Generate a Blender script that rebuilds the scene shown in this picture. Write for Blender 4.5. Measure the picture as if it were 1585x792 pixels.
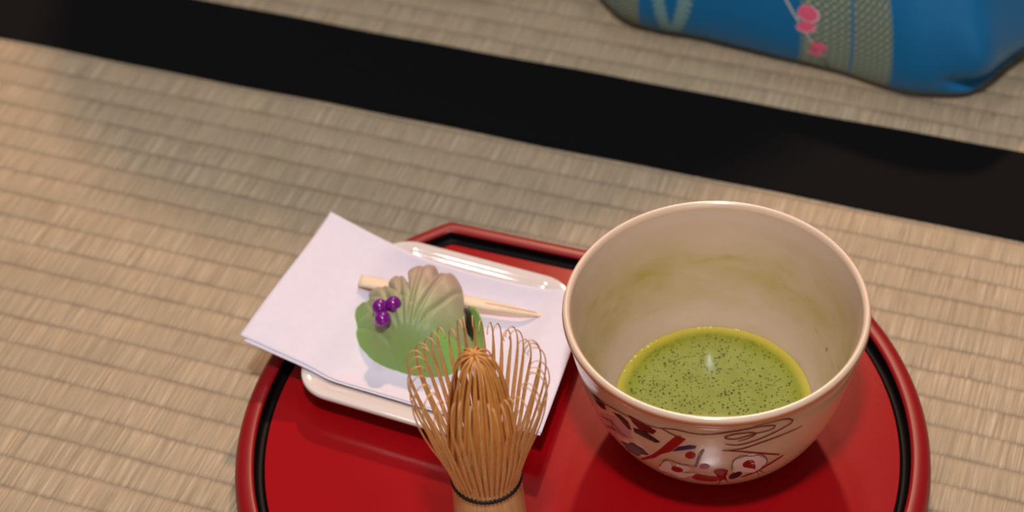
import bpy, bmesh, math, random
from mathutils import Vector, Matrix
random.seed(7)
PI = math.pi
for o in list(bpy.data.objects):
    bpy.data.objects.remove(o)
S = bpy.context.scene
COL = S.collection

def lin(r, g, b):
    f = lambda c: (c/255/12.92) if c/255 <= .04045 else ((c/255+.055)/1.055)**2.4
    return (f(r), f(g), f(b), 1)

# ------------------------------------------------------------------ camera
PITCH, ROLL = .7773, -.0746
cam = bpy.data.cameras.new('camera')
camo = bpy.data.objects.new('camera', cam); COL.objects.link(camo)
Uv = Vector((0, math.sin(PITCH), math.cos(PITCH))); Fv = Vector((0, math.cos(PITCH), -math.sin(PITCH)))
Rc = math.cos(ROLL)*Vector((1, 0, 0)) + math.sin(ROLL)*Uv
Uc = -math.sin(ROLL)*Vector((1, 0, 0)) + math.cos(ROLL)*Uv
camo.matrix_world = Matrix(((Rc.x, Uc.x, -Fv.x, 0), (Rc.y, Uc.y, -Fv.y, 0), (Rc.z, Uc.z, -Fv.z, .64), (0, 0, 0, 1)))
cam.sensor_width = 36; cam.lens = 3004.4/1585*36
cam.clip_start = .02
cam.dof.use_dof = True; cam.dof.focus_distance = .765; cam.dof.aperture_fstop = 7.5
S.camera = camo

# ------------------------------------------------------------------ light
S.view_settings.view_transform = 'Standard'; S.view_settings.look = 'None'
S.view_settings.gamma = 1; S.view_settings.exposure = -.12; S.view_settings.use_curve_mapping = False
wd = bpy.data.worlds.new('room_light'); S.world = wd; wd.use_nodes = True
bg = wd.node_tree.nodes['Background']
bg.inputs[0].default_value = (1, .80, .66, 1); bg.inputs[1].default_value = .13

def area(name, loc, target, size, power, color, sy=None):
    l = bpy.data.lights.new(name, 'AREA'); l.energy = power; l.color = color
    l.shape = 'RECTANGLE' if sy else 'DISK'; l.size = size
    if sy: l.size_y = sy
    o = bpy.data.objects.new(name, l); COL.objects.link(o); o.location = loc
    o.rotation_euler = (Vector(target)-Vector(loc)).to_track_quat('-Z', 'Y').to_euler()
    return o
area('ceiling_lamp', (.01, .09, 1.4), (.03, .52, 0), .11, 13.2, (.94, .96, 1.0))
for lx, ly in ((-.51, 1.15), (-.71, .73)):
    tb = area('tube_lamp', (lx, ly, 1.95), (lx, ly, 0), .15, 1.7, (1, .96, .90), .11); tb.rotation_euler = (0, 0, math.radians(63))
area('tea_highlight_light', (.23, 1.55, 1.95), (.07, .55, 0), .20, 5.0, (.84, .92, 1))  # unseen light, added to put the highlight on the tea
area('warm_room_lamp', (.30, 2.1, 1.35), (.05, .65, 0), .10, 26, (1, .62, .37))
area('front_fill_light', (.25, -1.5, .75), (.05, .55, .05), 1.0, 7, (1, .86, .72))  # soft fill added behind the camera to brighten the bowl's front

# ------------------------------------------------------------------ helpers
def tag(o, label=None, cat=None, group=None, kind=None):
    if label: o['label'] = label
    if cat: o['category'] = cat
    if group: o['group'] = group
    if kind: o['kind'] = kind
    return o
def empty(name, loc, label, cat, group=None):
    o = bpy.data.objects.new(name, None); COL.objects.link(o); o.location = loc
    o.empty_display_size = .01
    return tag(o, label, cat, group)
def mesh(name, verts, faces, mats, parent=None, smooth=True, mi=None, uvs=None):
    """verts in world space; converted to the parent's space"""
    off = parent_world(parent)
    me = bpy.data.meshes.new(name)
    me.from_pydata([tuple(Vector(v)-off) for v in verts], [], faces)
    if not isinstance(mats, (list, tuple)): mats = [mats]
    for m in mats: me.materials.append(m)
    if mi: me.polygons.foreach_set('material_index', mi)
    if uvs:
        ul = me.uv_layers.new(name='UVMap')
        for lo in me.loops: ul.data[lo.index].uv = uvs[lo.vertex_index]
    me.validate(); me.update()
    if smooth: me.polygons.foreach_set('use_smooth', [True]*len(me.polygons))
    o = bpy.data.objects.new(name, me); COL.objects.link(o)
    if parent: o.parent = parent
    return o
def parent_world(p):
    v = Vector((0, 0, 0))
    while p: v = v + Vector(p.location); p = p.parent
    return v
def fix_normals(o):
    bm = bmesh.new(); bm.from_mesh(o.data); bmesh.ops.recalc_face_normals(bm, faces=bm.faces)
    bm.to_mesh(o.data); bm.free()
def interp(pts, n):
    """Catmull-Rom through pts"""
    P = [Vector(p) for p in pts]; out = []
    for i in range(len(P)-1):
        a, b, c, d = P[max(i-1, 0)], P[i], P[i+1], P[min(i+2, len(P)-1)]
        for k in range(n):
            t = k/n
            out.append(.5*((2*b)+(-a+c)*t+(2*a-5*b+4*c-d)*t*t+(-a+3*b-3*c+d)*t**3))
    out.append(P[-1]); return out
def sweep(path, w, h, side=None, cap=True):
    """ribbon-like solid with rectangular (bevelled) section; w, h lists; side = width direction"""
    V, F = [], []; n = 8
    for i, p in enumerate(path):
        t = (path[min(i+1, len(path)-1)]-path[max(i-1, 0)]).normalized()
        s = (side - t*side.dot(t)).normalized(); u = t.cross(s)
        for k in range(n):
            a = 2*PI*(k+.5)/n
            ca, sa = math.cos(a), math.sin(a)
            V.append(p + s*(w[i]/2*max(-1, min(1, ca*1.15))) + u*(h[i]/2*max(-1, min(1, sa*1.15))))
    for i in range(len(path)-1):
        for k in range(n):
            F.append((i*n+k, i*n+(k+1) % n, (i+1)*n+(k+1) % n, (i+1)*n+k))
    if cap:
        F.append(tuple(range(n))[::-1]); F.append(tuple(range((len(path)-1)*n, len(path)*n)))
    return V, F
def sstep(a, b, x):
    t = max(0, min(1, (x-a)/(b-a))); return t*t*(3-2*t)

# ------------------------------------------------------------------ materials
class NT:
    def __init__(s, name):
        s.m = bpy.data.materials.new(name); s.m.use_nodes = True
        s.t = s.m.node_tree; s.b = s.t.nodes['Principled BSDF']
    def n(s, typ, ins=None, **kw):
        nd = s.t.nodes.new('ShaderNode'+typ)
        for k, v in kw.items(): setattr(nd, k, v)
        for k, v in (ins or {}).items(): s.set(nd.inputs[k], v)
        return nd
    def set(s, sock, v):
        if isinstance(v, bpy.types.NodeSocket): s.t.links.new(v, sock)
        else: sock.default_value = v
    def math(s, op, a, b=0, c=0, clamp=False):
        nd = s.n('Math', {0: a, 1: b, 2: c}, operation=op); nd.use_clamp = clamp; return nd.outputs[0]
    def mix(s, f, a, b, mode='MIX'):
        nd = s.n('Mix', data_type='RGBA', blend_type=mode)
        s.set(nd.inputs['Factor'], f); s.set(nd.inputs['A'], a); s.set(nd.inputs['B'], b)
        return nd.outputs['Result']
    def ramp(s, f, stops):
        nd = s.n('ValToRGB', {0: f}); e = nd.color_ramp.elements
        while len(e) < len(stops): e.new(.5)
        for i, (p, c) in enumerate(stops):
            e[i].position = p; e[i].color = c if isinstance(c, tuple) else (c, c, c, 1)
        return nd.outputs[0]
    def coord(s, which='Object'): return s.n('TexCoord').outputs[which]
    def mapv(s, v, scale=(1, 1, 1), rot=(0, 0, 0), loc=(0, 0, 0)):
        return s.n('Mapping', {0: v, 1: loc, 2: rot, 3: scale}).outputs[0]
    def noise(s, v, scale, detail=2, rough=.5):
        return s.n('TexNoise', {'Vector': v, 'Scale': scale, 'Detail': detail, 'Roughness': rough}).outputs[0]
    def bump(s, h, dist, strength=1):
        s.set(s.b.inputs['Normal'], s.n('Bump', {'Height': h, 'Distance': dist, 'Strength': strength}).outputs[0])
    def p(s, **kw):
        for k, v in kw.items(): s.set(s.b.inputs[k.replace('_', ' ')], v)
        return s
def simple(name, col, rough=.5, **kw):
    t = NT(name); t.p(Base_Color=col, Roughness=rough, **kw); return t.m

def make_tatami():
    t = NT('woven_rush'); c = t.coord()
    sx = t.n('SeparateXYZ', {0: c}).outputs; u, v = sx[0], sx[1]
    wob = t.math('MULTIPLY', t.math('SUBTRACT', t.noise(t.mapv(c, (9, 9, 1)), 1, 2), .5), .0035)
    vv = t.math('ADD', v, wob)
    row = t.math('DIVIDE', vv, .0150)
    fr = t.math('FRACT', row); ri = t.math('FLOOR', row)
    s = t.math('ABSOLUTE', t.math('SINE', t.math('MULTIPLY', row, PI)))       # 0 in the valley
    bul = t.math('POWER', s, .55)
    # rushes: short strips running across each row, different in each row
    cv = t.n('CombineXYZ', {0: t.math('MULTIPLY', u, 900), 1: t.math('ADD', t.math('MULTIPLY', v, 30), t.math('MULTIPLY', ri, 1.31)), 2: 0}).outputs[0]
    fine = t.noise(cv, 1, 3, .65)
    cv2 = t.n('CombineXYZ', {0: t.math('MULTIPLY', u, 260), 1: t.math('ADD', t.math('MULTIPLY', v, 14), t.math('MULTIPLY', ri, .37)), 2: 4}).outputs[0]
    mid = t.noise(cv2, 1, 3, .6)
    big = t.noise(t.mapv(c, (22, 30, 1)), 1, 3)
    col = t.ramp(fine, [(.28, lin(138, 116, 94)), (.46, lin(170, 148, 122)), (.58, lin(184, 163, 136)), (.76, lin(214, 194, 166))])
    col = t.mix(t.math('MULTIPLY', t.ramp(mid, [(.44, 0.), (.66, 1.)]), .34), col, lin(156, 142, 114))
    col = t.mix(t.math('MULTIPLY', t.ramp(mid, [(.30, 1.), (.47, 0.)]), .34), col, lin(196, 164, 124))
    col = t.mix(t.math('MULTIPLY', t.ramp(big, [(.38, 0.), (.66, 1.)]), .34), col, lin(152, 136, 110))
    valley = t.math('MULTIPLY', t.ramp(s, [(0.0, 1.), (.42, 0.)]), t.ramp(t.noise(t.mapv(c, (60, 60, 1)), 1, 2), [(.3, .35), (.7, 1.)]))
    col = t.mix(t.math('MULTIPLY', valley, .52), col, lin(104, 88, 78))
    h = t.math('ADD', t.math('MULTIPLY', bul, 1.0), t.math('MULTIPLY', fine, .34))
    t.bump(h, .00075)
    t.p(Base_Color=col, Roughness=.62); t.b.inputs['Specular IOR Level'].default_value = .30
    return t.m
M = {}
M['rush'] = make_tatami()
def make_border():
    t = NT('black_border_cloth'); c = t.coord()
    w = t.n('TexWave', {'Vector': t.mapv(c, (1, 1, 1)), 'Scale': 420., 'Distortion': 0.}, bands_direction='X').outputs[1]
    n = t.noise(c, 900, 2)
    t.p(Base_Color=t.mix(n, lin(3, 2, 4), lin(11, 9, 9)), Roughness=.75); t.b.inputs['Specular IOR Level'].default_value = .15
    t.bump(t.math('ADD', w, n), .0002); return t.m
M['border'] = make_border()
M['board'] = simple('floor_board', lin(120, 90, 60), .6)

def make_lacquer():
    t = NT('red_lacquer'); c = t.coord()
    n = t.noise(c, 16, 3); f = t.noise(c, 420, 2)
    col = t.mix(n, lin(146, 5, 13), lin(160, 8, 18))
    t.p(Base_Color=col, Roughness=t.math('ADD', t.math('MULTIPLY', f, .02), .15))
    t.b.inputs['Specular IOR Level'].default_value = .42
    return t.m
M['lacquer'] = make_lacquer()
M['lacquer_rim'] = simple('red_lacquer_rim', lin(138, 8, 18), .38, Specular_IOR_Level=.4)
M['black_lacquer'] = simple('black_lacquer', lin(8, 3, 4), .5, Specular_IOR_Level=.12)
M['porcelain'] = simple('white_porcelain', lin(224, 209, 203), .06, Coat_Weight=.6, Coat_Roughness=.03)
def make_paper():
    t = NT('white_paper'); c = t.coord(); n = t.noise(c, 260, 4)
    t.p(Base_Color=t.mix(n, lin(220, 210, 222), lin(228, 218, 230)), Roughness=.85); t.b.inputs['Specular IOR Level'].default_value = .15
    t.bump(n, .00008); return t.m
M['paper'] = make_paper()
def wood(name, a, b, sc, rough=.5, axis='Z', spec=.4):
    t = NT(name); c = t.coord(); s = {'Z': (sc, sc, sc*.05), 'X': (sc*.05, sc, sc)}[axis]
    n = t.noise(t.mapv(c, s), 1, 4, .6)
    t.p(Base_Color=t.ramp(n, [(.3, a), (.7, b)]), Roughness=rough); t.b.inputs['Specular IOR Level'].default_value = spec
    t.bump(n, .0001); return t.m
M['pick'] = wood('pale_pick_wood', lin(226, 196, 164), lin(242, 218, 190), 900, .55, 'X')
M['bamboo'] = wood('bamboo_tine', lin(212, 152, 88), lin(234, 186, 126), 1500, .38, 'Z', .5)
M['bamboo_core'] = wood('bamboo_core', lin(200, 128, 58), lin(222, 158, 86), 1500, .38, 'Z', .5)
M['bamboo_handle'] = wood('bamboo_handle', lin(204, 152, 98), lin(224, 176, 124), 700, .32, 'Z', .5)
M['thread'] = simple('black_thread', lin(34, 20, 22), .6)

def make_glaze(inner):
    t = NT('cream_glaze_inside' if inner else 'cream_glaze_outside'); c = t.coord()
    n = t.noise(c, 34, 4); base = t.mix(n, lin(208, 182, 164), lin(218, 194, 178)) if inner else t.mix(n, lin(204, 170, 142), lin(214, 184, 158))
    if inner:
        z = t.n('SeparateXYZ', {0: c}).outputs[2]
        st = t.noise(t.mapv(c, (20, 20, 46)), 1, 4, .65)
        st2 = t.noise(t.mapv(c, (55, 55, 180), (.3, .2, 0)), 1, 3, .6)
        band = t.ramp(t.math('MULTIPLY', z, 10), [(.17, .6), (.22, .3), (.34, .9), (.48, .85), (.66, 0.)])
        f = t.math('MULTIPLY', t.ramp(st, [(.30, .25), (.60, 1.)]), band)
        f = t.math('ADD', t.math('MULTIPLY', f, .85), t.math('MULTIPLY', t.math('MULTIPLY', t.ramp(st2, [(.58, 0.), (.70, 1.)]), band), .30), clamp=True)
        base = t.mix(f, base, lin(178, 158, 82))
        v = t.n('TexVoronoi', {'Vector': c, 'Scale': 62., 'Randomness': 1.}).outputs[0]
        pin = t.n('TexVoronoi', {'Vector': c, 'Scale': 62.}, feature='F1')
        sel = t.ramp(t.n('SeparateColor', {0: pin.outputs['Color']}).outputs[0], [(.90, 0.), (.92, 1.)])
        base = t.mix(t.math('MULTIPLY', sel, t.ramp(v, [(.035, .7), (.07, 0.)])), base, lin(110, 96, 60))
    t.p(Base_Color=base, Roughness=.22 if not inner else .5, Coat_Weight=.5 if not inner else .0, Coat_Roughness=.08)
    t.bump(t.noise(c, 90, 3), .0002 if inner else .0001); return t.m
M['glaze_in'] = make_glaze(True); M['glaze_out'] = make_glaze(False)
M['lip'] = simple('lip_glaze', lin(226, 196, 172), .25, Coat_Weight=.4, Coat_Roughness=.1)
M['lip_line'] = simple('brown_lip_line', lin(170, 96, 62), .35)
for k, c in dict(red=(150, 22, 16), darkred=(100, 22, 20), black=(20, 18, 18), green=(28, 36, 30), purple=(52, 30, 84), white=(232, 206, 204), pinkp=(196, 140, 140), line=(120, 46, 30), grey=(110, 78, 84)).items():
    M['enamel_'+k] = simple('enamel_'+k, lin(*c), .3, Specular_IOR_Level=.3)

def make_tea():
    t = NT('matcha_foam'); c = t.coord()
    sx = t.n('SeparateXYZ', {0: c}).outputs
    r = t.math('SQRT', t.math('ADD', t.math('POWER', sx[0], 2), t.math('POWER', sx[1], 2)))
    rn = t.math('DIVIDE', r, .0402)
    n = t.noise(c, 120, 4)
    base = t.ramp(n, [(.3, lin(136, 142, 44)), (.7, lin(156, 156, 64))])
    fine = t.noise(c, 1500, 2); base = t.mix(t.math('MULTIPLY', fine, .35), base, lin(184, 180, 108))
    rad = t.math('ADD', rn, t.math('MULTIPLY', t.math('SUBTRACT', t.noise(c, 60, 2), .5), .06))
    base = t.mix(t.ramp(rad, [(.74, 0.), (.88, .75)]), base, lin(140, 144, 16))
    base = t.mix(t.ramp(rad, [(.88, 0.), (.98, .9)]), base, lin(206, 184, 70))
    hs = 0
    for sc, a, b, lo, hi in ((520., .66, .68, .20, .32), (860., .55, .57, .22, .36), (360., .84, .86, .14, .24)):
        v = t.n('TexVoronoi', {'Vector': c, 'Scale': sc})
        sel = t.ramp(t.n('SeparateColor', {0: v.outputs['Color']}).outputs[0], [(a, 0.), (b, 1.)])
        sp = t.math('MULTIPLY', t.ramp(v.outputs[0], [(lo, 1.), (hi, 0.)]), sel)
        sp = t.math('MULTIPLY', sp, t.ramp(rad, [(.84, 1.), (.94, 0.)]))
        base = t.mix(t.math('MULTIPLY', sp, .72), base, lin(58, 66, 10)); hs = t.math('ADD', sp, hs)
    t.p(Base_Color=base, Roughness=.6, Coat_Weight=.6, Coat_Roughness=.2); t.b.inputs['Specular IOR Level'].default_value = .1
    t.bump(t.math('SUBTRACT', t.math('MULTIPLY', fine, .7), hs), .0003); return t.m
M['tea'] = make_tea()

# ================================================================== SETTING: two tatami mats on the floor
TH = -.3987; C1, CM, C2 = .6769, .7076, .7380
du = Vector((math.cos(TH), math.sin(TH), 0)); dv = Vector((-math.sin(TH), math.cos(TH), 0))
def box_mesh(name, x0, x1, y0, y1, z0, z1, mat, parent, bev=.0):
    V = [(x0, y0, z0), (x1, y0, z0), (x1, y1, z0), (x0, y1, z0), (x0, y0, z1), (x1, y0, z1), (x1, y1, z1), (x0, y1, z1)]
    F = [(3, 2, 1, 0), (4, 5, 6, 7), (0, 1, 5, 4), (1, 2, 6, 5), (2, 3, 7, 6), (3, 0, 4, 7)]
    me = bpy.data.meshes.new(name); me.from_pydata(V, [], F); me.materials.append(mat)
    o = bpy.data.objects.new(name, me); COL.objects.link(o); o.parent = parent
    if bev:
        b = bmesh.new(); b.from_mesh(me); bmesh.ops.bevel(b, geom=b.edges[:], offset=bev, segments=3, affect='EDGES'); b.to_mesh(me); b.free()
    return o
fl = bpy.data.objects.new('floor', bpy.data.meshes.new('floor'))
fl.data.from_pydata([(-2, -1.2, -.0502), (2, -1.2, -.0502), (2, 2.6, -.0502), (-2, 2.6, -.0502), (-2, -1.2, -.08), (2, -1.2, -.08), (2, 2.6, -.08), (-2, 2.6, -.08)], [], [(0, 1, 2, 3), (7, 6, 5, 4), (0, 4, 5, 1), (1, 5, 6, 2), (2, 6, 7, 3), (3, 7, 4, 0)])
fl.data.materials.append(M['board']); COL.objects.link(fl); fl['kind'] = 'structure'
def mat_thing(y0, y1, border_side, label):
    r = empty('tatami_mat', (0, 0, 0), label, 'tatami mat')
    r.rotation_euler = (0, 0, TH)
    ya, yb = (y0, y1-.0307) if border_side > 0 else (y0+.0304, y1)
    box_mesh('rush_facing', -.95, .95, y0+.001, y1-.001, -.05, 0, M['rush'], r)
    # the folded border strip wraps over the mat's edge
    e = y1 if border_side > 0 else y0
    a, b = (e-.0307, e-.00002) if border_side > 0 else (e+.00002, e+.0304)
    V, F = [], []
    xs = [-.951+i*1.902/300 for i in range(301)]
    for x in xs:
        w = .00035*math.sin(x*31)+.0002*math.sin(x*77)
        if border_side > 0: q = [(a+w, -.0003), (a+w+.0003, .0009), ((a+b)/2, .0011), (b, .0010), (b, -.05)]
        else: q = [(a, -.05), (a, .0010), ((a+b)/2, .0011), (b-w-.0003, .0009), (b-w, -.0003)]
        V += [(x, yy, zz) for yy, zz in q]
    for i in range(300):
        for k in range(4): F.append((i*5+k, (i+1)*5+k, (i+1)*5+k+1, i*5+k+1))
    me = bpy.data.meshes.new('cloth_border'); me.from_pydata(V, [], F); me.materials.append(M['border'])
    o = bpy.data.objects.new('cloth_border', me); COL.objects.link(o); o.parent = r; fix_normals(o)
    o['label'] = 'plain black cloth border'
mat_thing(-.24, CM, 1, 'near straw tatami mat with black border, under the red tray')
mat_thing(CM, 1.66, -1, 'far straw tatami mat with black border, under the blue kimono')

# ================================================================== TRAY
TC = Vector((.0225, .525)); TR = .145; CHD = .1065; CHN = Vector((.385, .923)).normalized()
CHT = Vector((CHN.y, -CHN.x))
def tray_ring(d, z, na=150, nc=40):
    R = TR-d; D = CHD-d; half = math.acos(min(1, D/R)); base = math.atan2(CHN.y, CHN.x)
    pts = []
    for i in range(na+1):
        a = base+half+(2*PI-2*half)*i/na
        pts.append((TC.x+R*math.cos(a), TC.y+R*math.sin(a), z))
    A, B = Vector(pts[-1]), Vector(pts[0])
    for i in range(1, nc): pts.append(tuple(A.lerp(B, i/nc)))
    return pts
def rings(rs, close_last=False, close_first=False):
    n = len(rs[0]); V = [p for r in rs for p in r]; F = []
    for i in range(len(rs)-1):
        for k in range(n):
            F.append((i*n+k, i*n+(k+1) % n, (i+1)*n+(k+1) % n, (i+1)*n+k))
    if close_last: F.append(tuple(range((len(rs)-1)*n, len(rs)*n)))
    if close_first: F.append(tuple(range(n))[::-1])
    return V, F
tray = empty('serving_tray', (TC.x, TC.y, 0), 'red lacquer round tray with one straight side and black inner line', 'tray')
ZF = .0135
prof = [(.012, 0), (.004, .0), (.0015, .002), (.0003, .0065), (.0, .0105), (.0004, .0138), (.0014, .0162), (.003, .0175), (.005, .018), (.0072, .0180), (.0082, .0177), (.0086, .0170)]
V, F = rings([tray_ring(d, z) for d, z in prof]); o = mesh('tray_rim', V, F, M['lacquer_rim'], tray); fix_normals(o)
prof = [(.0084, .0172), (.0086, .0166), (.0090, .0140), (.0098, .0130), (.0112, .0126), (.0121, .0127), (.0125, .0134), (.0128, .01352)]
V, F = rings([tray_ring(d, z) for d, z in prof]); o = mesh('inner_groove', V, F, M['black_lacquer'], tray); fix_normals(o); o['label'] = 'black lacquer line inside the rim'
prof = [(.0124, .0125), (.0126, .0134), (.0130, ZF), (.03, ZF), (.06, ZF)]
V, F = rings([tray_ring(d, z) for d, z in prof], True)
n = len(V); rs2 = tray_ring(.0124, .0050); V2, F2 = rings([tray_ring(.0124, .0125), rs2], True); F += [tuple(i+n for i in f) for f in F2]; V += V2
o = mesh('tray_bed', V, F, M['lacquer'], tray, smooth=False); fix_normals(o)

# ================================================================== PLATE
PC = Vector((-.0346, .5785)); PA = -.451; PHX, PHY, PCR = .0480, .0495, .017
pt, pn = Vector((math.cos(PA), math.sin(PA))), Vector((-math.sin(PA), math.cos(PA)))
def to_plate(x, y):
    q = Vector((x, y))-PC; return q.dot(pt), q.dot(pn)
def plate_d(x, y):
    """inset distance from the plate's outline, negative outside"""
    a, b = to_plate(x, y); qx, qy = abs(a)-(PHX-PCR), abs(b)-(PHY-PCR)
    o = math.hypot(max(qx, 0), max(qy, 0))+min(max(qx, qy), 0)-PCR
    return -o
_PZ = [.0268]
for _i in range(300):
    _d = (_i+.5)*.0001
    _PZ.append(_PZ[-1]-.0001*math.tan(math.radians(28)*sstep(-.002, .0088, _d)*(1-sstep(.0115, .0215, _d))))
def plate_z(d):
    """upper surface of the plate"""
    return _PZ[max(0, min(300, int(d*10000)))]
def plate_ring(d, z, per=14):
    out = []; r = max(PCR-d, .0005); hx, hy = PHX-d-r, PHY-d-r
    for ci, (sx, sy) in enumerate(((1, 1), (-1, 1), (-1, -1), (1, -1))):
        for k in range(per+1):
            a = PI/2*(ci+k/per)
            p = (sx*hx+r*math.cos(a), sy*hy+r*math.sin(a))
            out.append(p)
        nx = {0: (-1, 1), 1: (-1, -1), 2: (1, -1), 3: (1, 1)}[ci]
        a1 = PI/2*(ci+1); p0 = (sx*hx+r*math.cos(a1), sy*hy+r*math.sin(a1))
        p1 = (nx[0]*hx+r*math.cos(a1), nx[1]*hy+r*math.sin(a1))
        for k in range(1, 10): out.append((p0[0]+(p1[0]-p0[0])*k/10, p0[1]+(p1[1]-p0[1])*k/10))
    return [(PC.x+pt.x*a+pn.x*b, PC.y+pt.y*a+pn.y*b, z) for a, b in out]
pp = [(.020, ZF), (.0185, ZF), (.018, .0152), (.010, .0165), (.004, .0200), (.0006, .0238), (-.0002, .0252), (.0, .0264), (.0008, .0268)]
pp += [(d, plate_z(d)) for d in (.0014, .002, .0026, .0032, .0038, .0044, .005, .006, .007, .008, .009, .010, .0115, .013, .0145, .016, .018, .020, .022, .024, .03, .04)]
V, F = rings([plate_ring(d, z) for d, z in pp], True, True)
plate = mesh('porcelain_plate', V, F, M['porcelain']); fix_normals(plate)
tag(plate, 'white glazed porcelain plate with rounded corners and raised edge, mostly covered by paper', 'plate')

# ================================================================== PAPER
def paper_z(x, y):
    d = plate_d(x, y)
    if d >= 0:
        return plate_z(max(d-.0012, 0))+.0009+.0006*(1-sstep(0, .012, d))
    a_ = to_plate(x, y)[0]
    return .0283+(-d)*(.055+.185*(1-sstep(-.04, .0, a_)))
def sheet(name, Lc, TL, TRc, BR, dz, parent, nx=80, ny=54):
    Lc, TL, TRc, BR = [Vector(p) for p in (Lc, TL, TRc, BR)]
    V = []
    for lay in (0, 1):
        for j in range(ny+1):
            for i in range(nx+1):
                s, t = i/nx, j/ny
                p = (Lc*(1-s)+BR*s)*(1-t)+(TL*(1-s)+TRc*s)*t
                bow = .0036*math.sin(PI*min(1, s*1.05))*t**3; p.x -= pn.x*bow; p.y -= pn.y*bow
                z = 0; k = 0
                for ox, oy in ((0, 0), (.003, 0), (-.003, 0), (0, .003), (0, -.003), (.0055, .002), (-.0055, -.002)):
                    z += paper_z(p.x+ox, p.y+oy); k += 1
                z = max(z/k, paper_z(p.x, p.y)-.0002)
                z += .0005*math.sin(p.x*90+p.y*40)*sstep(.010, -.004, plate_d(p.x, p.y))
                V.append((p.x, p.y, z+dz-lay*.00018))
    n = (nx+1)*(ny+1); F = []
    for j in range(ny):
        for i in range(nx):
            a = j*(nx+1)+i; F.append((a, a+1, a+nx+2, a+nx+1)); F.append((n+a, n+a+nx+1, n+a+nx+2, n+a+1))
    bd = [i for i in range(nx)]+[j*(nx+1)+nx for j in range(ny)]+[ny*(nx+1)+nx-i for i in range(nx)]+[(ny-j)*(nx+1) for j in range(ny)]
    for k in range(len(bd)):
        a, b = bd[k], bd[(k+1) % len(bd)]; F.append((b, a, n+a, n+b))
    return mesh(name, V, F, M['paper'], parent)
paper = empty('folded_paper', (PC.x, PC.y, .0185), 'white folded paper sheet lying askew on the plate, under the green sweet', 'paper')
sheet('upper_sheet', (-.1195, .5785), (-.0813, .6522), (.0330, .5928), (.0066, .5157), .0004, paper)
sheet('lower_sheet', (-.1178, .5758), (-.0805, .6505), (.0325, .5915), (.0060, .5147), 0, paper)

# ================================================================== WOODEN PICK
pa, pb = Vector((-.0684, .6118, .0298)), Vector((.0128, .5862, .0249))
path = [pa.lerp(pb, i/40) for i in range(41)]; L = len(path)
w = [.0066*(1-.12*sstep(0, .5, i/L))*(1-.70*sstep(.62, 1.0, i/L)) for i in range(L)]
h = [.0020*(1-.45*i/L) for i in range(L)]
dirp = (path[-1]-path[0]); side = Vector((-dirp.y, dirp.x, 0)).normalized()
V, F = sweep(path, w, h, side)
mi = [0]*len(F)
i0, i1 = int(L*.68), L-2                          # sawn slit near the tip
n = len(V)
for i in range(i0, i1):
    p = path[i]; ww = .0004
    V += [p+side*(ww/2+.0004)+Vector((0, 0, h[i]/2+.00004)), p+side*(-ww/2+.0004)+Vector((0, 0, h[i]/2+.00004))]
for i in range(i1-i0-1): F.append((n+2*i, n+2*i+1, n+2*i+3, n+2*i+2)); mi.append(1)
M['slit'] = simple('pick_slit', lin(150, 104, 70), .8)
pick = mesh('wooden_pick', V, F, [M['pick'], M['slit']], mi=mi)
tag(pick, 'pale flat wooden pick with split narrow tip lying behind the green sweet', 'pick')

# ================================================================== SWEET
def make_dough():
    t = NT('green_bean_paste'); c = t.coord()
    sx = t.n('SeparateXYZ', {0: c}).outputs
    g = t.math('ADD', t.math('MULTIPLY', sx[0], .25), sx[1])
    g = t.math('ADD', g, t.math('MULTIPLY', t.math('SUBTRACT', t.noise(c, 70, 3), .5), .016))
    col = t.ramp(t.math('MULTIPLY_ADD', g, 18., .37), [(.06, lin(130, 160, 84)), (.22, lin(140, 156, 100)), (.46, lin(156, 158, 120)), (.76, lin(172, 150, 128)), (1., lin(178, 146, 130))])
    lf = t.math('MULTIPLY', t.ramp(t.math('MULTIPLY', sx[0], -20), [(.36, 0.), (.52, 1.)]), .8)
    col = t.mix(lf, col, lin(118, 176, 44))
    fx = t.math('SUBTRACT', sx[0], t.math('MULTIPLY', t.math('ADD', sx[1], .0140), -.55)); fy = t.math('ADD', sx[1], t.math('MULTIPLY', sx[0], .15))
    flap = t.math('MULTIPLY', t.ramp(t.math('MULTIPLY_ADD', fx, 20., .2), [(.39, 0.), (.42, 1.)]), t.ramp(t.math('MULTIPLY_ADD', fy, -20., .3), [(.44, 0.), (.47, 1.)]))
    col = t.mix(t.math('MULTIPLY', flap, .75), col, lin(134, 190, 84))
    n = t.noise(c, 420, 3)
    t.p(Base_Color=col, Roughness=.5, Subsurface_Weight=.12, Subsurface_Scale=.004)
    t.b.inputs['Subsurface Radius'].default_value = (1, .8, .4)
    t.bump(n, .00012); return t.m
M['dough'] = make_dough()
M['leaf_green'] = simple('bright_green_paste', lin(126, 160, 84), .5, Subsurface_Weight=.1, Subsurface_Scale=.003)
M['bean'] = simple('dark_bean_paste', lin(30, 16, 14), .35)
def make_berry():
    t = NT('purple_jelly'); t.p(Base_Color=lin(132, 16, 140), Roughness=.1, Transmission_Weight=.2, Coat_Weight=.5); return t.m
M['berry'] = make_berry()
SC = Vector((-.0440, .5800, .0190))
sweet = empty('bean_paste_sweet', tuple(SC), 'green and pinkish leaf shaped sweet with purple beads on white paper', 'sweet')
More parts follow.
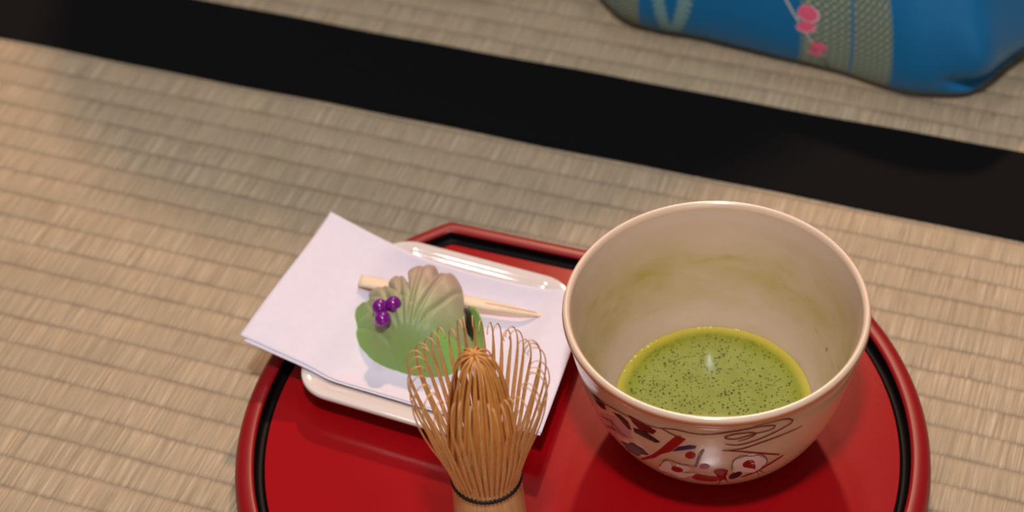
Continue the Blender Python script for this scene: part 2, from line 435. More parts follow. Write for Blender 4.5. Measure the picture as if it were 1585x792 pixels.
# boundary of the folded upper leaf: plan points with the height of the edge there (clockwise from the left tip)
bnd = [(-.0712, .5905, .0235), (-.0700, .5960, .0285), (-.0655, .5965, .0310), (-.0628, .5925, .0315),
       (-.0640, .6000, .0330), (-.0590, .6025, .0340), (-.0545, .5962, .0345), (-.0550, .6045, .0350), (-.0500, .6080, .0355), (-.0462, .6018, .0355),
       (-.0462, .6105, .0350), (-.0400, .6135, .0350), (-.0342, .6118, .0350), (-.0322, .6040, .0350), (-.0298, .6085, .0345), (-.0262, .6065, .0340),
       (-.0235, .6005, .0335), (-.0226, .5960, .0332), (-.0224, .5900, .0328), (-.0226, .5840, .0315), (-.0212, .5770, .0280), (-.0190, .5700, .0220),
       (-.0225, .5632, .0200), (-.0300, .5585, .0198), (-.0400, .5580, .0200), (-.0500, .5615, .0203), (-.0600, .5675, .0206), (-.0680, .5760, .0210), (-.0715, .5840, .0218)]
Bv = interp([Vector(p) for p in bnd]+[Vector(bnd[0])], 6)[:-1]
top = Vector((-.0440, .5835, .0432))
vein0 = Vector((-.0480, .5640))                    # the veins fan out from the leaf's stem end
veins = [-1.02, -.74, -.50, -.27, -.05, .17, .40, .66]
def crease(x, y):
    a = math.atan2(x-vein0.x, y-vein0.y); r = math.hypot(x-vein0.x, y-vein0.y)
    g = 0
    for v in veins: g += math.exp(-((a-v)*r/.0009)**2)
    ax, ay, bx, by = -.0605, .5835, -.0525, .5640
    tt = ((x-ax)*(bx-ax)+(y-ay)*(by-ay))/((bx-ax)**2+(by-ay)**2); ex = math.hypot(x-ax-(bx-ax)*max(0, min(1, tt)), y-ay-(by-ay)*max(0, min(1, tt)))
    return g*sstep(.003, .017, r)+.75*math.exp(-(ex/.0011)**2)
rs = []
NR = 34
for k in range(NR, 0, -1):
    f = k/NR; ring = []
    for b in Bv:
        p = top.lerp(b, f); e = sstep(.78, 1.0, f)
        z = b.z+(top.z-b.z)*(1-f**2.3)
        z -= .0017*crease(p.x, p.y)*(1-.2*e)
        z += .0010*sstep(.6, .82, f)*(1-sstep(.86, 1, f))*(1 if b.z > .028 else .2)
        ring.append((p.x, p.y, z))
    rs.append(ring)
# thick rounded edge and underside
und = []
cen = Vector((-.0440, .583, 0))
for ins, dz in ((.0, -.0012), (.02, -.0024), (.06, -.0034)):
    ring = []
    for b in Bv:
        q = Vector((b.x, b.y, 0)).lerp(cen, ins); zz = max(b.z+dz, .0196)
        ring.append((q.x, q.y, zz))
    und.insert(0, ring)
ring = [tuple(Vector((b.x, b.y, 0)).lerp(cen, .30))[:2]+(.0197,) for b in Bv]
V, F = rings([ring]+und+rs, True, True)
o = mesh('folded_leaf', V, F, M['dough'], sweet); fix_normals(o)
# bright green flap in front and the lower leaf showing at the right
lb = [(-.0350, .5570, .0200), (-.0270, .5568, .0205), (-.0200, .5600, .0210), (-.0160, .5660, .0215), (-.0146, .5740, .0262), (-.0152, .5830, .0292), (-.0180, .5905, .0296), (-.0235, .5950, .0220), (-.0290, .5800, .0205), (-.0330, .5650, .0205)]
LB = interp([Vector(p) for p in lb]+[Vector(lb[0])], 6)[:-1]
lt = Vector((-.0250, .5760, .0222))
rs = []
for k in range(14, 0, -1):
    f = k/14
    rs.append([(lt.lerp(b, f).x, lt.lerp(b, f).y, b.z+(lt.z-b.z)*(1-f**2.2)) for b in LB])
base = [(b.x*.96+lt.x*.04, b.y*.96+lt.y*.04, .0196) for b in LB]
V, F = rings([base]+rs, True, True)
o = mesh('lower_leaf', V, F, M['leaf_green'], sweet); fix_normals(o); o['label'] = 'brighter green lower leaf'
def blob(name, c, r, mat, parent, sq=(1, 1, 1), seg=28, rot=0):
    V, F = [], []; rg = seg//2
    for j in range(rg+1):
        ph = PI*j/rg
        for i in range(seg):
            a = 2*PI*i/seg; x, y, z = r*sq[0]*math.sin(ph)*math.cos(a), r*sq[1]*math.sin(ph)*math.sin(a), r*sq[2]*math.cos(ph)
            V.append((c[0]+x*math.cos(rot)-y*math.sin(rot), c[1]+x*math.sin(rot)+y*math.cos(rot), c[2]+z))
    for j in range(rg):
        for i in range(seg): F.append((j*seg+i, (j+1)*seg+i, (j+1)*seg+(i+1) % seg, j*seg+(i+1) % seg))
    o = mesh(name, V, F, mat, parent)
    bm = bmesh.new(); bm.from_mesh(o.data); bmesh.ops.remove_doubles(bm, verts=bm.verts, dist=1e-6); bmesh.ops.recalc_face_normals(bm, faces=bm.faces); bm.to_mesh(o.data); bm.free()
    return o
blob('bean_filling', (-.0232, .5835, .0240), .0082, M['bean'], sweet, (.6, 1.35, .85))['label'] = 'dark bean paste filling'
for c in ((-.0584, .5838, .0406), (-.0526, .5842, .0414), (-.0574, .5776, .0394)):
    blob('jelly_bead', c, .0037, M['berry'], sweet)['label'] = 'small purple jelly bead'

# ================================================================== TEA BOWL
BC = Vector((.0785, .5264, 0))
bowl = empty('tea_bowl', (BC.x, BC.y, ZF), 'cream glazed tea bowl with red and black painted flowers, holding green tea', 'bowl')
EXT = [(.0270, .0135), (.0276, .0163), (.0345, .0197), (.0418, .0266), (.0482, .0372), (.0534, .0512), (.0566, .0662), (.0583, .0765), (.0588, .0805), (.0597, .0830), (.0600, .0850)]
def lathe_pts(prof, n):
    return [(p.x, p.y) for p in interp([Vector((r, z, 0)) for r, z in prof], n)]
def warp(a, z): return 1+.004*math.sin(2*a+.6)*sstep(.03, .08, z)
def lathe(prof, seg=160, first=False, last=False):
    return rings([[(BC.x+r*warp(a, z)*math.cos(a), BC.y+r*warp(a, z)*math.sin(a), z) for a in [2*PI*i/seg for i in range(seg)]] for r, z in prof], last, first)
ext = lathe_pts(EXT, 8)
def ext_r(z):
    for i in range(len(ext)-1):
        if ext[i][1] <= z <= ext[i+1][1]:
            t = (z-ext[i][1])/(ext[i+1][1]-ext[i][1]+1e-9); return ext[i][0]+(ext[i+1][0]-ext[i][0])*t
    return ext[-1][0]
def ext_p(a, z, off=0):
    r = ext_r(z); e = .0004; sl = (ext_r(z+e)-ext_r(z-e))/(2*e); nn = math.hypot(1, sl)
    r = r*warp(a, z)+off/nn; zz = z-off*sl/nn
    return Vector((BC.x+r*math.cos(a), BC.y+r*math.sin(a), zz))
V, F = lathe([(.0, .0148), (.0245, .0148), (.0255, .0136)]+ext)
mi = [0]*len(F); mats = [M['glaze_out']]
def add_poly(pts, mk, off=.00012):
    """painted patch: (azimuth, height) polygon laid on the outer wall"""
    if M[mk] not in mats: mats.append(M[mk])
    ca = sum(p[0] for p in pts)/len(pts); cz = sum(p[1] for p in pts)/len(pts)
    n0 = len(V); K = 4
    for k in range(K, 0, -1):
        for a, z in pts: V.append(ext_p(ca+(a-ca)*k/K, cz+(z-cz)*k/K, off))
    V.append(ext_p(ca, cz, off)); n = len(pts)
    for k in range(K-1):
        for i in range(n): F.append((n0+k*n+i, n0+k*n+(i+1) % n, n0+(k+1)*n+(i+1) % n, n0+(k+1)*n+i)); mi.append(mats.index(M[mk]))
    for i in range(n): F.append((n0+(K-1)*n+i, n0+(K-1)*n+(i+1) % n, n0+K*n)); mi.append(mats.index(M[mk]))
def add_line(pts, wd_, mk, off=.00016):
    if M[mk] not in mats: mats.append(M[mk])
    P = interp([Vector((a*.05, z, 0)) for a, z in pts], 6); n0 = len(V)
    for i, p in enumerate(P):
        t = (P[min(i+1, len(P)-1)]-P[max(i-1, 0)]).normalized(); s = Vector((-t.y, t.x, 0))*wd_/2*(1-.5*abs(2*i/len(P)-1)**3)
        for q in (p+s, p-s): V.append(ext_p(q.x/.05, q.y, off))
    for i in range(len(P)-1): F.append((n0+2*i, n0+2*i+1, n0+2*i+3, n0+2*i+2)); mi.append(mats.index(M[mk]))
add_poly([(-2.298, 0.0758), (-2.2, 0.0755), (-2.089, 0.073), (-2.118, 0.0696), (-2.211, 0.0684), (-2.273, 0.0717)], 'enamel_darkred', 0.00010)
add_poly([(-2.669, 0.0698), (-2.651, 0.0646), (-2.586, 0.0646), (-2.525, 0.0671), (-2.529, 0.0707), (-2.586, 0.0716)], 'enamel_black', 0.00011)
add_poly([(-2.305, 0.0584), (-2.348, 0.0567), (-2.384, 0.0545), (-2.435, 0.0516), (-2.496, 0.0511), (-2.583, 0.0477), (-2.713, 0.0424), (-2.734, 0.0438), (-2.767, 0.0453), (-2.781, 0.0469), (-2.655, 0.0555), (-2.633, 0.0587), (-2.568, 0.0624), (-2.5, 0.0646), (-2.446, 0.0672), (-2.395, 0.0672), (-2.363, 0.066), (-2.316, 0.0654), (-2.312, 0.0631), (-2.312, 0.0609)], 'enamel_pinkp', 0.00012)
add_poly([(-2.449, 0.07), (-2.374, 0.0722), (-2.312, 0.0705), (-2.294, 0.0652), (-2.327, 0.0645), (-2.377, 0.0679)], 'enamel_black', 0.00014)
add_poly([(-2.276, 0.0679), (-2.182, 0.0698), (-2.071, 0.0656), (-2.107, 0.0636), (-2.208, 0.0644), (-2.273, 0.0646)], 'enamel_green', 0.00015)
add_poly([(-2.464, 0.0477), (-2.319, 0.0545), (-2.233, 0.0539), (-2.19, 0.0508), (-2.334, 0.0418), (-2.446, 0.0403)], 'enamel_green', 0.00016)
add_poly([(-1.955, 0.0734), (-1.887, 0.0726), (-1.923, 0.0685), (-1.999, 0.0608), (-2.154, 0.0495), (-2.312, 0.0386), (-2.316, 0.0404), (-2.132, 0.0548), (-2.017, 0.0669)], 'enamel_red', 0.00017)
add_poly([(-1.995, 0.0607), (-1.944, 0.0655), (-1.865, 0.0685), (-1.818, 0.0685), (-1.829, 0.0663), (-1.912, 0.0637)], 'enamel_purple', 0.00018)
add_poly([(-1.825, 0.0613), (-1.829, 0.06), (-1.84, 0.0588), (-1.854, 0.0582), (-1.872, 0.0578), (-1.887, 0.0581), (-1.898, 0.0588), (-1.901, 0.0599), (-1.894, 0.0615), (-1.883, 0.0626), (-1.869, 0.0634), (-1.854, 0.0636), (-1.84, 0.0633), (-1.829, 0.0625)], 'enamel_red', 0.00020)
add_poly([(-1.818, 0.0439), (-1.833, 0.0426), (-1.862, 0.0418), (-1.887, 0.0411), (-1.901, 0.0399), (-1.923, 0.0379), (-1.955, 0.0366), (-1.995, 0.0366), (-2.02, 0.038), (-2.042, 0.039), (-2.074, 0.0387), (-2.118, 0.038), (-2.146, 0.0386), (-2.143, 0.0408), (-2.121, 0.0431), (-2.107, 0.0447), (-2.107, 0.0461), (-2.107, 0.0479), (-2.089, 0.0497), (-2.056, 0.0509), (-2.02, 0.0512), (-2.319, 0.0157), (-1.966, 0.052), (-1.937, 0.0526), (-1.905, 0.0524), (-1.883, 0.0513), (-1.872, 0.0499), (-1.865, 0.0485), (-1.984, 0.0158), (-1.825, 0.0458)], 'enamel_white', 0.00021)
add_poly([(-1.926, 0.0459), (-1.937, 0.0444), (-1.959, 0.0432), (-1.984, 0.0425), (-2.009, 0.0427), (-2.024, 0.0436), (-2.024, 0.0452), (-2.013, 0.0468), (-1.991, 0.048), (-1.966, 0.0486), (-1.944, 0.0483), (-1.93, 0.0473)], 'enamel_red', 0.00022)
add_poly([(-1.299, 0.0527), (-1.303, 0.0509), (-1.321, 0.0496), (-1.339, 0.0486), (-1.339, 0.0468), (-1.342, 0.0446), (-1.36, 0.0431), (-1.393, 0.0433), (-1.429, 0.0448), (-1.454, 0.0456), (-1.483, 0.0458), (-1.515, 0.0456), (-1.544, 0.0465), (-1.555, 0.0484), (-1.555, 0.0505), (-1.555, 0.0523), (-1.566, 0.0537), (-1.577, 0.0554), (-1.573, 0.0572), (-1.551, 0.0584), (-1.523, 0.0587), (-1.501, 0.0592), (-1.483, 0.0601), (-1.461, 0.0612), (-1.432, 0.0614), (-1.404, 0.0601), (-1.386, 0.0584), (-1.371, 0.0572), (-1.35, 0.0561), (-1.321, 0.0547)], 'enamel_white', 0.00023)
add_poly([(-0.982, 0.0152), (-1.396, 0.0514), (-1.411, 0.05), (-1.432, 0.0494), (-1.155, 0.015), (-1.483, 0.0512), (-1.494, 0.0529), (-1.494, 0.0548), (-1.479, 0.056), (-1.458, 0.0567), (-1.432, 0.0563), (-1.411, 0.0551)], 'enamel_red', 0.00024)
add_poly([(-1.836, 0.0447), (-1.743, 0.0432), (-1.631, 0.0422), (-1.588, 0.0394), (-1.706, 0.0363), (-1.825, 0.0366), (-1.872, 0.0391)], 'enamel_red', 0.00026)
add_poly([(-1.447, 0.0157), (-1.591, 0.0458), (-1.606, 0.0448), (-1.627, 0.0441), (-1.652, 0.0442), (-1.678, 0.0449), (-1.667, 0.0154), (-1.699, 0.0476), (-1.696, 0.0492), (-1.681, 0.0502), (-1.656, 0.0508), (-1.634, 0.0508), (-1.609, 0.05), (-1.595, 0.0489)], 'enamel_red', 0.00027)
add_poly([(-1.728, 0.053), (-1.732, 0.0521), (-1.743, 0.0512), (-1.757, 0.0507), (-1.775, 0.0505), (-1.789, 0.0508), (-1.8, 0.0514), (-1.804, 0.0522), (-1.8, 0.0532), (-1.789, 0.054), (-1.775, 0.0545), (-1.757, 0.0547), (-1.743, 0.0544), (-1.732, 0.0538)], 'enamel_red', 0.00028)
add_poly([(-1.483, 0.0459), (-1.483, 0.0443), (-1.494, 0.0422), (-1.515, 0.0405), (-1.541, 0.0395), (-1.566, 0.0396), (-1.577, 0.0408), (-1.577, 0.0427), (-1.566, 0.0449), (-1.544, 0.0465), (-1.519, 0.0474), (-1.497, 0.0472)], 'enamel_black', 0.00029)
add_line([(-1.771, 0.0663), (-1.8, 0.0608), (-1.829, 0.0516)], 0.0011, 'enamel_grey', 0.00030)
add_line([(-1.649, 0.0663), (-1.508, 0.064), (-1.357, 0.0596), (-1.216, 0.0542)], 0.0009, 'enamel_red', 0.00032)
add_line([(-1.176, 0.0521), (-1.285, 0.0478), (-1.386, 0.0429), (-1.479, 0.0403)], 0.0013, 'enamel_red', 0.00033)
add_line([(-2.06, 0.076), (-1.963, 0.0778), (-1.844, 0.0773), (-1.75, 0.0774), (-1.58, 0.0794), (-1.418, 0.0802), (-1.306, 0.0785)], 0.0008, 'enamel_line', 0.00034)
add_line([(-1.306, 0.0785), (-1.328, 0.0763), (-1.447, 0.0759), (-1.566, 0.0739), (-1.634, 0.0754), (-1.58, 0.0773), (-1.476, 0.0774), (-1.436, 0.0758), (-1.483, 0.0734), (-1.551, 0.0724)], 0.0008, 'enamel_line', 0.00035)
add_line([(-1.176, 0.0778), (-1.249, 0.0809), (-1.364, 0.0819), (-1.458, 0.082)], 0.0008, 'enamel_line', 0.00036)
add_line([(-1.176, 0.0778), (-1.198, 0.0758), (-1.285, 0.0739), (-1.393, 0.0717), (-1.537, 0.0695), (-1.631, 0.0709)], 0.0008, 'enamel_line', 0.00038)
add_line([(-1.083, 0.0699), (-1.238, 0.0698), (-1.389, 0.0686), (-1.508, 0.0665), (-1.642, 0.0659)], 0.0008, 'enamel_line', 0.00039)
add_line([(-2.049, 0.0763), (-1.963, 0.0738), (-1.916, 0.0739)], 0.0008, 'enamel_line', 0.00040)
add_line([(-2.121, 0.0439), (-2.056, 0.0521), (-2.002, 0.0533), (-1.941, 0.052), (-1.872, 0.0523), (-1.829, 0.052)], 0.0005, 'enamel_grey', 0.00041)
add_line([(-1.569, 0.05), (-1.566, 0.0572), (-1.519, 0.0607), (-1.436, 0.0596), (-1.364, 0.0588), (-1.31, 0.0528), (-1.313, 0.0491)], 0.0005, 'enamel_grey', 0.00042)
add_line([(-2.633, 0.0569), (-2.493, 0.0609), (-2.417, 0.0584), (-2.341, 0.0573)], 0.0006, 'enamel_darkred', 0.00044)
add_line([(-2.612, 0.0507), (-2.478, 0.0563), (-2.395, 0.0558)], 0.0006, 'enamel_darkred', 0.00045)
add_line([(-2.485, 0.0631), (-2.496, 0.0565), (-2.478, 0.053)], 0.0005, 'enamel_darkred', 0.00046)
add_line([(-2.911, 0.0623), (-2.673, 0.0685), (-2.446, 0.0736), (-2.28, 0.075), (-2.125, 0.0754), (-2.027, 0.0766)], 0.0007, 'enamel_line', 0.00047)
o = mesh('bowl_wall', V, F, mats, bowl, mi=mi)
# lip and lip line
lp = lathe_pts([(.0600, .0850), (.0602, .0858), (.0599, .0868), (.0590, .0874), (.0580, .0870), (.0574, .0860), (.0572, .0850)], 4)
V, F = lathe(lp); mesh('lip', V, F, M['lip'], bowl)['label'] = 'smooth rounded pinkish lip'
V, F = lathe(lathe_pts([(.05985, .0835), (.0603, .0841), (.0605, .0848), (.0603, .0855), (.05995, .0858)], 3)); mesh('lip_line', V, F, M['lip_line'], bowl)['label'] = 'thin brown line under the lip'
inn = lathe_pts([(.0573, .0853), (.0566, .0800), (.0552, .0700), (.0528, .0600), (.0492, .0490), (.0450, .0390), (.0400, .0303), (.034, .0252), (.022, .0215), (.0, .0210)], 6)
V, F = lathe(inn); mesh('bowl_interior', V, F, M['glaze_in'], bowl)['label'] = 'cream inner wall with green tea stains'
# tea
ZT = .0310
V = [(BC.x, BC.y, ZT)]; F = []; seg = 96
rr = [.0015*i for i in range(1, 26)]+[.0390, .0400, .0406]
for r in rr:
    for i in range(seg):
        a = 2*PI*i/seg; q = r if r < .038 else r*(1+.006*math.sin(3*a)+.004*math.sin(7*a+1))
        q = min(q, .04045); V.append((BC.x+q*math.cos(a), BC.y+q*math.sin(a), ZT+(.0004*sstep(.0385, .0406, r))+.0013*math.exp(-(((q*math.cos(a)-.0015)/.006)**2+((q*math.sin(a)-.0275)/.0095)**2))))
for i in range(seg): F.append((0, 1+i, 1+(i+1) % seg))
for k in range(len(rr)-1):
    for i in range(seg): F.append((1+k*seg+i, 1+(k+1)*seg+i, 1+(k+1)*seg+(i+1) % seg, 1+k*seg+(i+1) % seg))
off = Vector((BC.x, BC.y, ZT))
tea = mesh('matcha_tea', [Vector(v)-off for v in V], F, M['tea']); tea.location = off; fix_normals(tea)
tag(tea, 'frothy green tea with tiny bubbles filling the bottom of the cream bowl', 'tea')
# bubbles at the edge of the tea, bright highlights put into their colour
M['bubble'] = simple('tea_bubble', lin(238, 222, 130), .08, Coat_Weight=.8)
for az, r in [(2.10, .0393), (2.17, .0395), (2.22, .0392), (2.30, .0396), (2.42, .0394), (2.50, .0396), (2.66, .0394), (1.60, .0397), (1.53, .0396), (1.47, .0397), (1.20, .0398), (1.17, .0396)]:
    blob('edge_bubble', (BC.x+r*math.cos(az), BC.y+r*math.sin(az), ZT+.0004), .0006+.0003*random.random(), M['bubble'], tea, seg=10)

# ================================================================== WHISK
WC = Vector((-.0161, .4738, 0))
whisk = empty('bamboo_whisk', (WC.x, WC.y, ZF), 'bamboo tea whisk with fine curled tines standing on the red tray', 'whisk')
def wl(prof, seg=64, **k):
    return rings([[(WC.x+r*math.cos(a), WC.y+r*math.sin(a), z) for a in [2*PI*i/seg for i in range(seg)]] for r, z in prof], **k)
V, F = wl([(.0095, ZF+.001), (.0100, ZF)]+[(r, z) for r, z in lathe_pts([(.0142, ZF), (.0146, .0145), (.0143, .030), (.0139, .044), (.0135, .052), (.0131, .0560)], 4)]+[(.0118, .0575), (.010, .0578)], close_last=True, close_first=True)
o = mesh('handle', V, F, M['bamboo_handle'], whisk); fix_normals(o)
# thread: two turns with little stitches between the tines
V, F = [], []
def tube(path, r, n=8, closed=False):
    n0 = len(V)
    for i, p in enumerate(path):
        t = (path[(i+1) % len(path)]-path[i-1]) if closed else (path[min(i+1, len(path)-1)]-path[max(i-1, 0)])
        t.normalize(); s = Vector((0, 0, 1)).cross(t)
        if s.length < .1: s = Vector((1, 0, 0)).cross(t)
        s.normalize(); u = t.cross(s)
        for k in range(n): a = 2*PI*k/n; V.append(p+s*r*math.cos(a)+u*r*math.sin(a))
    m = len(path)
    for i in range(m if closed else m-1):
        for k in range(n): F.append((n0+i*n+k, n0+i*n+(k+1) % n, n0+((i+1) % m)*n+(k+1) % n, n0+((i+1) % m)*n+k))
for zz in (.0565, .0574):
    tube([WC+Vector(((.0134+.00025*math.sin(56*a))*math.cos(a), (.0134+.00025*math.sin(56*a))*math.sin(a), zz)) for a in [2*PI*i/224 for i in range(224)]], .00052, closed=True)
mesh('binding_thread', V, F, M['thread'], whisk)['label'] = 'black thread wound around the neck'
NO, NI = 46, 42
def tine(prof, az, w, h, mat, name, twist=0, lean=0):
    P = []
    q = interp([Vector((r, z, 0)) for r, z in prof], 5)
    for i, p in enumerate(q):
        t = i/(len(q)-1); a = az+twist*t+lean*t*t
        P.append(WC+Vector((p.x*math.cos(a), p.x*math.sin(a), p.y)))
    m = len(P); sd = Vector((-math.sin(az), math.cos(az), 0))
    W_ = [w[0]*(1+.30*sstep(0, .25, i/(m-1)))*(1-sstep(.26, .62, i/(m-1)))+w[1]*sstep(.26, .62, i/(m-1)) for i in range(m)]
    H_ = [h[0]+(h[1]-h[0])*(i/(m-1)) for i in range(m)]
    V, F = sweep(P, W_, H_, sd)
    return mesh(name, V, F, mat, whisk)
for i in range(NO):
    az = 2*PI*(i+.5)/NO
    j = random.uniform(-1, 1); s = 1+.05*random.uniform(-1, 1); hz = .0028*random.uniform(-1, 1)
    prof = [(.0128, .0565), (.0142, .0640), (.0176, .0760), (.0212*s, .0890), (.0242*s, .1010), (.0256*s, .1090+hz), (.0252*s, .1155+hz), (.0232*s, .1196+hz), (.0208*s, .1204+hz), (.0192*s, .1188+hz), (.0193*s, .1172+hz)]
    tine(prof, az, (.00135, .00040), (.0007, .00030), M['bamboo'], 'outer_tine', 0, j*.10)
for i in range(NI):
    az = 2*PI*i/NI; s = 1+.10*random.uniform(-1, 1); hz = .0018*random.uniform(-1, 1)
    prof = [(.0112, .0570), (.0120*s, .0680), (.0119*s, .0820), (.0107*s, .0960), (.0094*s, .1080), (.0075*s, .1165+hz), (.0052*s, .1222+hz), (.0020, .1244+hz), (.0004, .1236+hz)]
    tine(prof, az, (.0013, .0009), (.0007, .0005), M['bamboo_core'], 'inner_tine', .35, random.uniform(-.22, .22))

# ================================================================== BLUE KIMONO
# shared by the scene: pure python
KC = [(-.060, 1.080), (-.010, .985), (.030, .900), (.0555, .8480), (.0670, .8270), (.0840, .8130), (.1100, .7990), (.1400, .7830), (.1700, .7660), (.1900, .7540), (.2070, .7460), (.2230, .7420), (.2350, .7430), (.2480, .7500), (.2680, .7680), (.2950, .7950), (.3250, .8350), (.3450, .8900), (.3550, .9700), (.3500, 1.0600)]
KS = [(.034, .0006), (.014, .0008), (.004, .0030), (-.0005, .0085), (-.0025, .0180), (-.0010, .0320), (.0040, .0480), (.0140, .0650), (.0320, .0800), (.0580, .0920), (.0950, .1010), (.1400, .1080), (.1900, .1120)]
def cr(P, t):
    n = len(P)-1; i = min(int(t*n), n-1); f = t*n-i
    a, b, c, d = P[max(i-1, 0)], P[i], P[i+1], P[min(i+2, n)]
    return tuple(.5*(2*b[k]+(-a[k]+c[k])*f+(2*a[k]-5*b[k]+4*c[k]-d[k])*f*f+(-a[k]+3*b[k]-3*c[k]+d[k])*f**3) for k in range(2))
def kim(s, v):
    """point on the cloth: s along the hem, v up the cloth (both 0..1)"""
    x, y = cr(KC, s); d, z = cr(KS, v); d -= .0055
    dx, dy = .13-x, 1.12-y; L = math.hypot(dx, dy); dx /= L; dy /= L
    # soft undulation and the folds at the right end
    w = math.exp(-((v-.36)/.25)**2)
    d += w*(.0022*math.sin(s*19+.5)+.0012*math.sin(s*47))
    fx = max(0, min(1, (s-.535)/.09)); fx = fx*fx*(3-2*fx)
    if fx > 0:
        vc = .31-.37*(s-.555)
        d += .0075*fx*math.exp(-((v-vc)/.038)**2)
        d -= .0035*fx*math.exp(-((v-vc-.13)/.08)**2)
    return (x+dx*d, y+dy*d, max(z, .0006))

def make_silk():
    t = NT('blue_patterned_silk'); uv = t.coord('UV'); c = t.coord()
    sx = t.n('SeparateXYZ', {0: uv}).outputs; u, v = sx[0], sx[1]
    def inside(x, a, b, soft=.0012):
        return t.math('MULTIPLY', t.math('MULTIPLY', t.ramp(t.math('SUBTRACT', x, a-.5), [(.5-soft, 0.), (.5, 1.)]), 1.), t.ramp(t.math('SUBTRACT', x, b-.5), [(.5, 1.), (.5+soft, 0.)]))
    n = t.noise(c, 1300, 2)
    base = t.mix(n, lin(0, 92, 142), lin(4, 110, 164))
    # lattice of small cream dots set on the diagonal
    p = .0036
    uu = t.math('MULTIPLY', u, .49/p); vv = t.math('MULTIPLY', v, .175/p)
    a = t.math('SINE', t.math('MULTIPLY', t.math('ADD', uu, vv), PI)); b = t.math('SINE', t.math('MULTIPLY', t.math('SUBTRACT', uu, vv), PI))
    lat = t.math('MINIMUM', t.math('ABSOLUTE', a), t.math('ABSOLUTE', b))
    gold = t.mix(t.ramp(lat, [(.16, 1.), (.42, 0.)]), lin(70, 112, 112), lin(176, 168, 120))
    knot = t.math('MULTIPLY', t.math('ABSOLUTE', t.math('COSINE', t.math('MULTIPLY', uu, PI))), t.math('ABSOLUTE', t.math('COSINE', t.math('MULTIPLY', vv, PI))))
    gold = t.mix(t.ramp(knot, [(.72, 0.), (.9, .8)]), gold, lin(204, 194, 132))
    m = t.math('MAXIMUM', inside(u, .3935, .4335), inside(u, .4405, .4815))
    m = t.math('MAXIMUM', m, inside(u, .2120, .2420)); m = t.math('MAXIMUM', m, inside(u, .1780, .2060))
    col = t.mix(t.math('MULTIPLY', m, .92), base, gold)
    t.p(Base_Color=col, Roughness=.55, Sheen_Weight=.25, Sheen_Roughness=.4); t.b.inputs['Specular IOR Level'].default_value = .3
    t.bump(t.math('ADD', n, t.math('MULTIPLY', t.math('MULTIPLY', m, t.ramp(lat, [(.1, 1.), (.5, 0.)])), 3)), .00012)
    return t.m
M['silk'] = make_silk()
M['blossom'] = simple('pink_blossom', lin(222, 92, 124), .5); M['blossom_edge'] = simple('pale_blossom_edge', lin(222, 170, 190), .5)
M['stem'] = simple('grey_stem', lin(176, 176, 172), .5); M['fern'] = simple('silver_green_fern', lin(110, 150, 156), .5); M['teal'] = simple('dark_teal_stem', lin(20, 92, 110), .5)
NS, NV = 300, 130
V, F, UVs = [], [], []
for i in range(NS+1):
    for j in range(NV+1):
        s, v = i/NS, j/NV
        V.append(kim(s, v)); UVs.append((s, v))
for i in range(NS):
    for j in range(NV):
        a = i*(NV+1)+j; F.append((a, a+NV+1, a+NV+2, a+1))
mi = [0]*len(F); mats = [M['silk']]
def kp(s, v, off):
    e = .002; a, b, c = Vector(kim(s, v)), Vector(kim(s+e, v)), Vector(kim(s, v+e))
    return a+(b-a).cross(c-a).normalized()*off
def kpoly(pts, mk, off):
    if M[mk] not in mats: mats.append(M[mk])
    cs = sum(p[0] for p in pts)/len(pts); cv = sum(p[1] for p in pts)/len(pts); n = len(pts); n0 = len(V)
    for k in (1, .66, .33):
        for s, v in pts: V.append(kp(cs+(s-cs)*k, cv+(v-cv)*k, off)); UVs.append((s, v))
    V.append(kp(cs, cv, off)); UVs.append((cs, cv))
    for k in range(2):
        for i in range(n): F.append((n0+k*n+i, n0+k*n+(i+1) % n, n0+(k+1)*n+(i+1) % n, n0+(k+1)*n+i)); mi.append(mats.index(M[mk]))
    for i in range(n): F.append((n0+2*n+i, n0+2*n+(i+1) % n, n0+3*n)); mi.append(mats.index(M[mk]))
def kdot(s, v, rx, rv, mk, off, rot=0):
    kpoly([(s+(rx*math.cos(a)*math.cos(rot)-rv*math.sin(a)*math.sin(rot))/.49, v+(rx*math.cos(a)*math.sin(rot)+rv*math.sin(a)*math.cos(rot))/.165) for a in [2*PI*i/18 for i in range(18)]], mk, off)
def kline(pts, w, mk, off):
    P = interp([Vector((s*.49, v*.165, 0)) for s, v in pts], 6); L_ = []; R_ = []
    for i, p in enumerate(P):
        t = (P[min(i+1, len(P)-1)]-P[max(i-1, 0)]).normalized(); q = Vector((-t.y, t.x, 0))*w/2
        L_.append(p+q); R_.append(p-q)
    if M[mk] not in mats: mats.append(M[mk])
    n0 = len(V)
    for a, b in zip(L_, R_):
        for q in (a, b): V.append(kp(q.x/.49, q.y/.165, off)); UVs.append((q.x, q.y))
    for i in range(len(P)-1): F.append((n0+2*i, n0+2*i+1, n0+2*i+3, n0+2*i+2)); mi.append(mats.index(M[mk]))
kline([(.375, .50), (.3804, .463), (.3914, .402), (.4024, .344), (.408, .315)], .0011, 'stem', .0004)
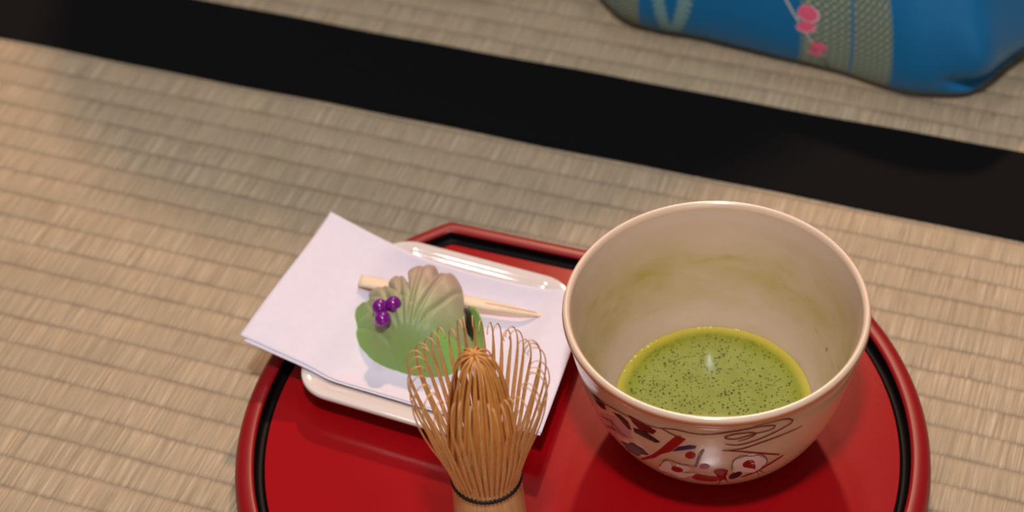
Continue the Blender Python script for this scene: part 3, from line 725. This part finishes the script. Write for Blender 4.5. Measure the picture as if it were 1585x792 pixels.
kline([(.4060, .325), (.412, .27), (.417, .21), (.4184, .17)], .0006, 'teal', .0003)
kline([(.3885, .425), (.3945, .428)], .0010, 'stem', .0004)
kdot(.3972, .4405, .0044, .0042, 'blossom_edge', .0005); kdot(.3966, .4430, .0038, .0035, 'blossom', .0007)
kdot(.3952, .4000, .0040, .0028, 'blossom_edge', .0005, .3); kdot(.3950, .4040, .0034, .0024, 'blossom', .0007, .3)
kdot(.4060, .3420, .0034, .0028, 'blossom', .0005); kdot(.4036, .3080, .0034, .0022, 'blossom_edge', .0005, -.3); kdot(.4036, .3130, .0029, .0018, 'blossom', .0007, -.3)
for sg in (-1, 1):
    for q in range(9):
        t_ = q/8; cs_, cv_ = .2815+sg*(.004+.0125*t_), .245+.19*t_
        kdot(cs_-.0018, cv_+.008, .0030, .0017, 'fern', .0005, .6); kdot(cs_+.0022, cv_+.008, .0030, .0017, 'fern', .0005, -.6); kdot(cs_, cv_, .0011, .0013, 'fern', .0006)
kline([(.2802, .190), (.281, .245), (.2815, .28)], .0014, 'fern', .0004)

kim_root = empty('kimono', (.13, 1.0, 0), 'bright blue silk kimono with gold lattice bands and pink blossoms, on the far mat', 'kimono')
mesh('skirt', V, F, mats, kim_root, mi=mi, uvs=UVs)
# the wearer's lap and back, unseen, shaped to cast the shadow on the mats
V, F = [], []; prof = [(.30, .090), (.29, .11), (.26, .16), (.225, .22), (.20, .28), (.165, .325), (.12, .355), (.06, .37), (.0, .372)]
P = interp([Vector((a, b, 0)) for a, b in prof], 4); seg = 64
for p in P:
    f = sstep(.09, .3, p.y)
    for i in range(seg):
        a = 2*PI*i/seg; r = p.x*(1+.02*math.sin(9*a)*(1-f))
        V.append((.08-.02*f+r*(.86+.1*f)*math.cos(a), 1.06+.05*f+r*(.62)*math.sin(a), p.y))
for k in range(len(P)-1):
    for i in range(seg): F.append((k*seg+i, k*seg+(i+1) % seg, (k+1)*seg+(i+1) % seg, (k+1)*seg+i))
o = mesh('shadow_bodice', V, F, M['silk'], kim_root, uvs=[(.6, .5)]*len(V)); fix_normals(o)
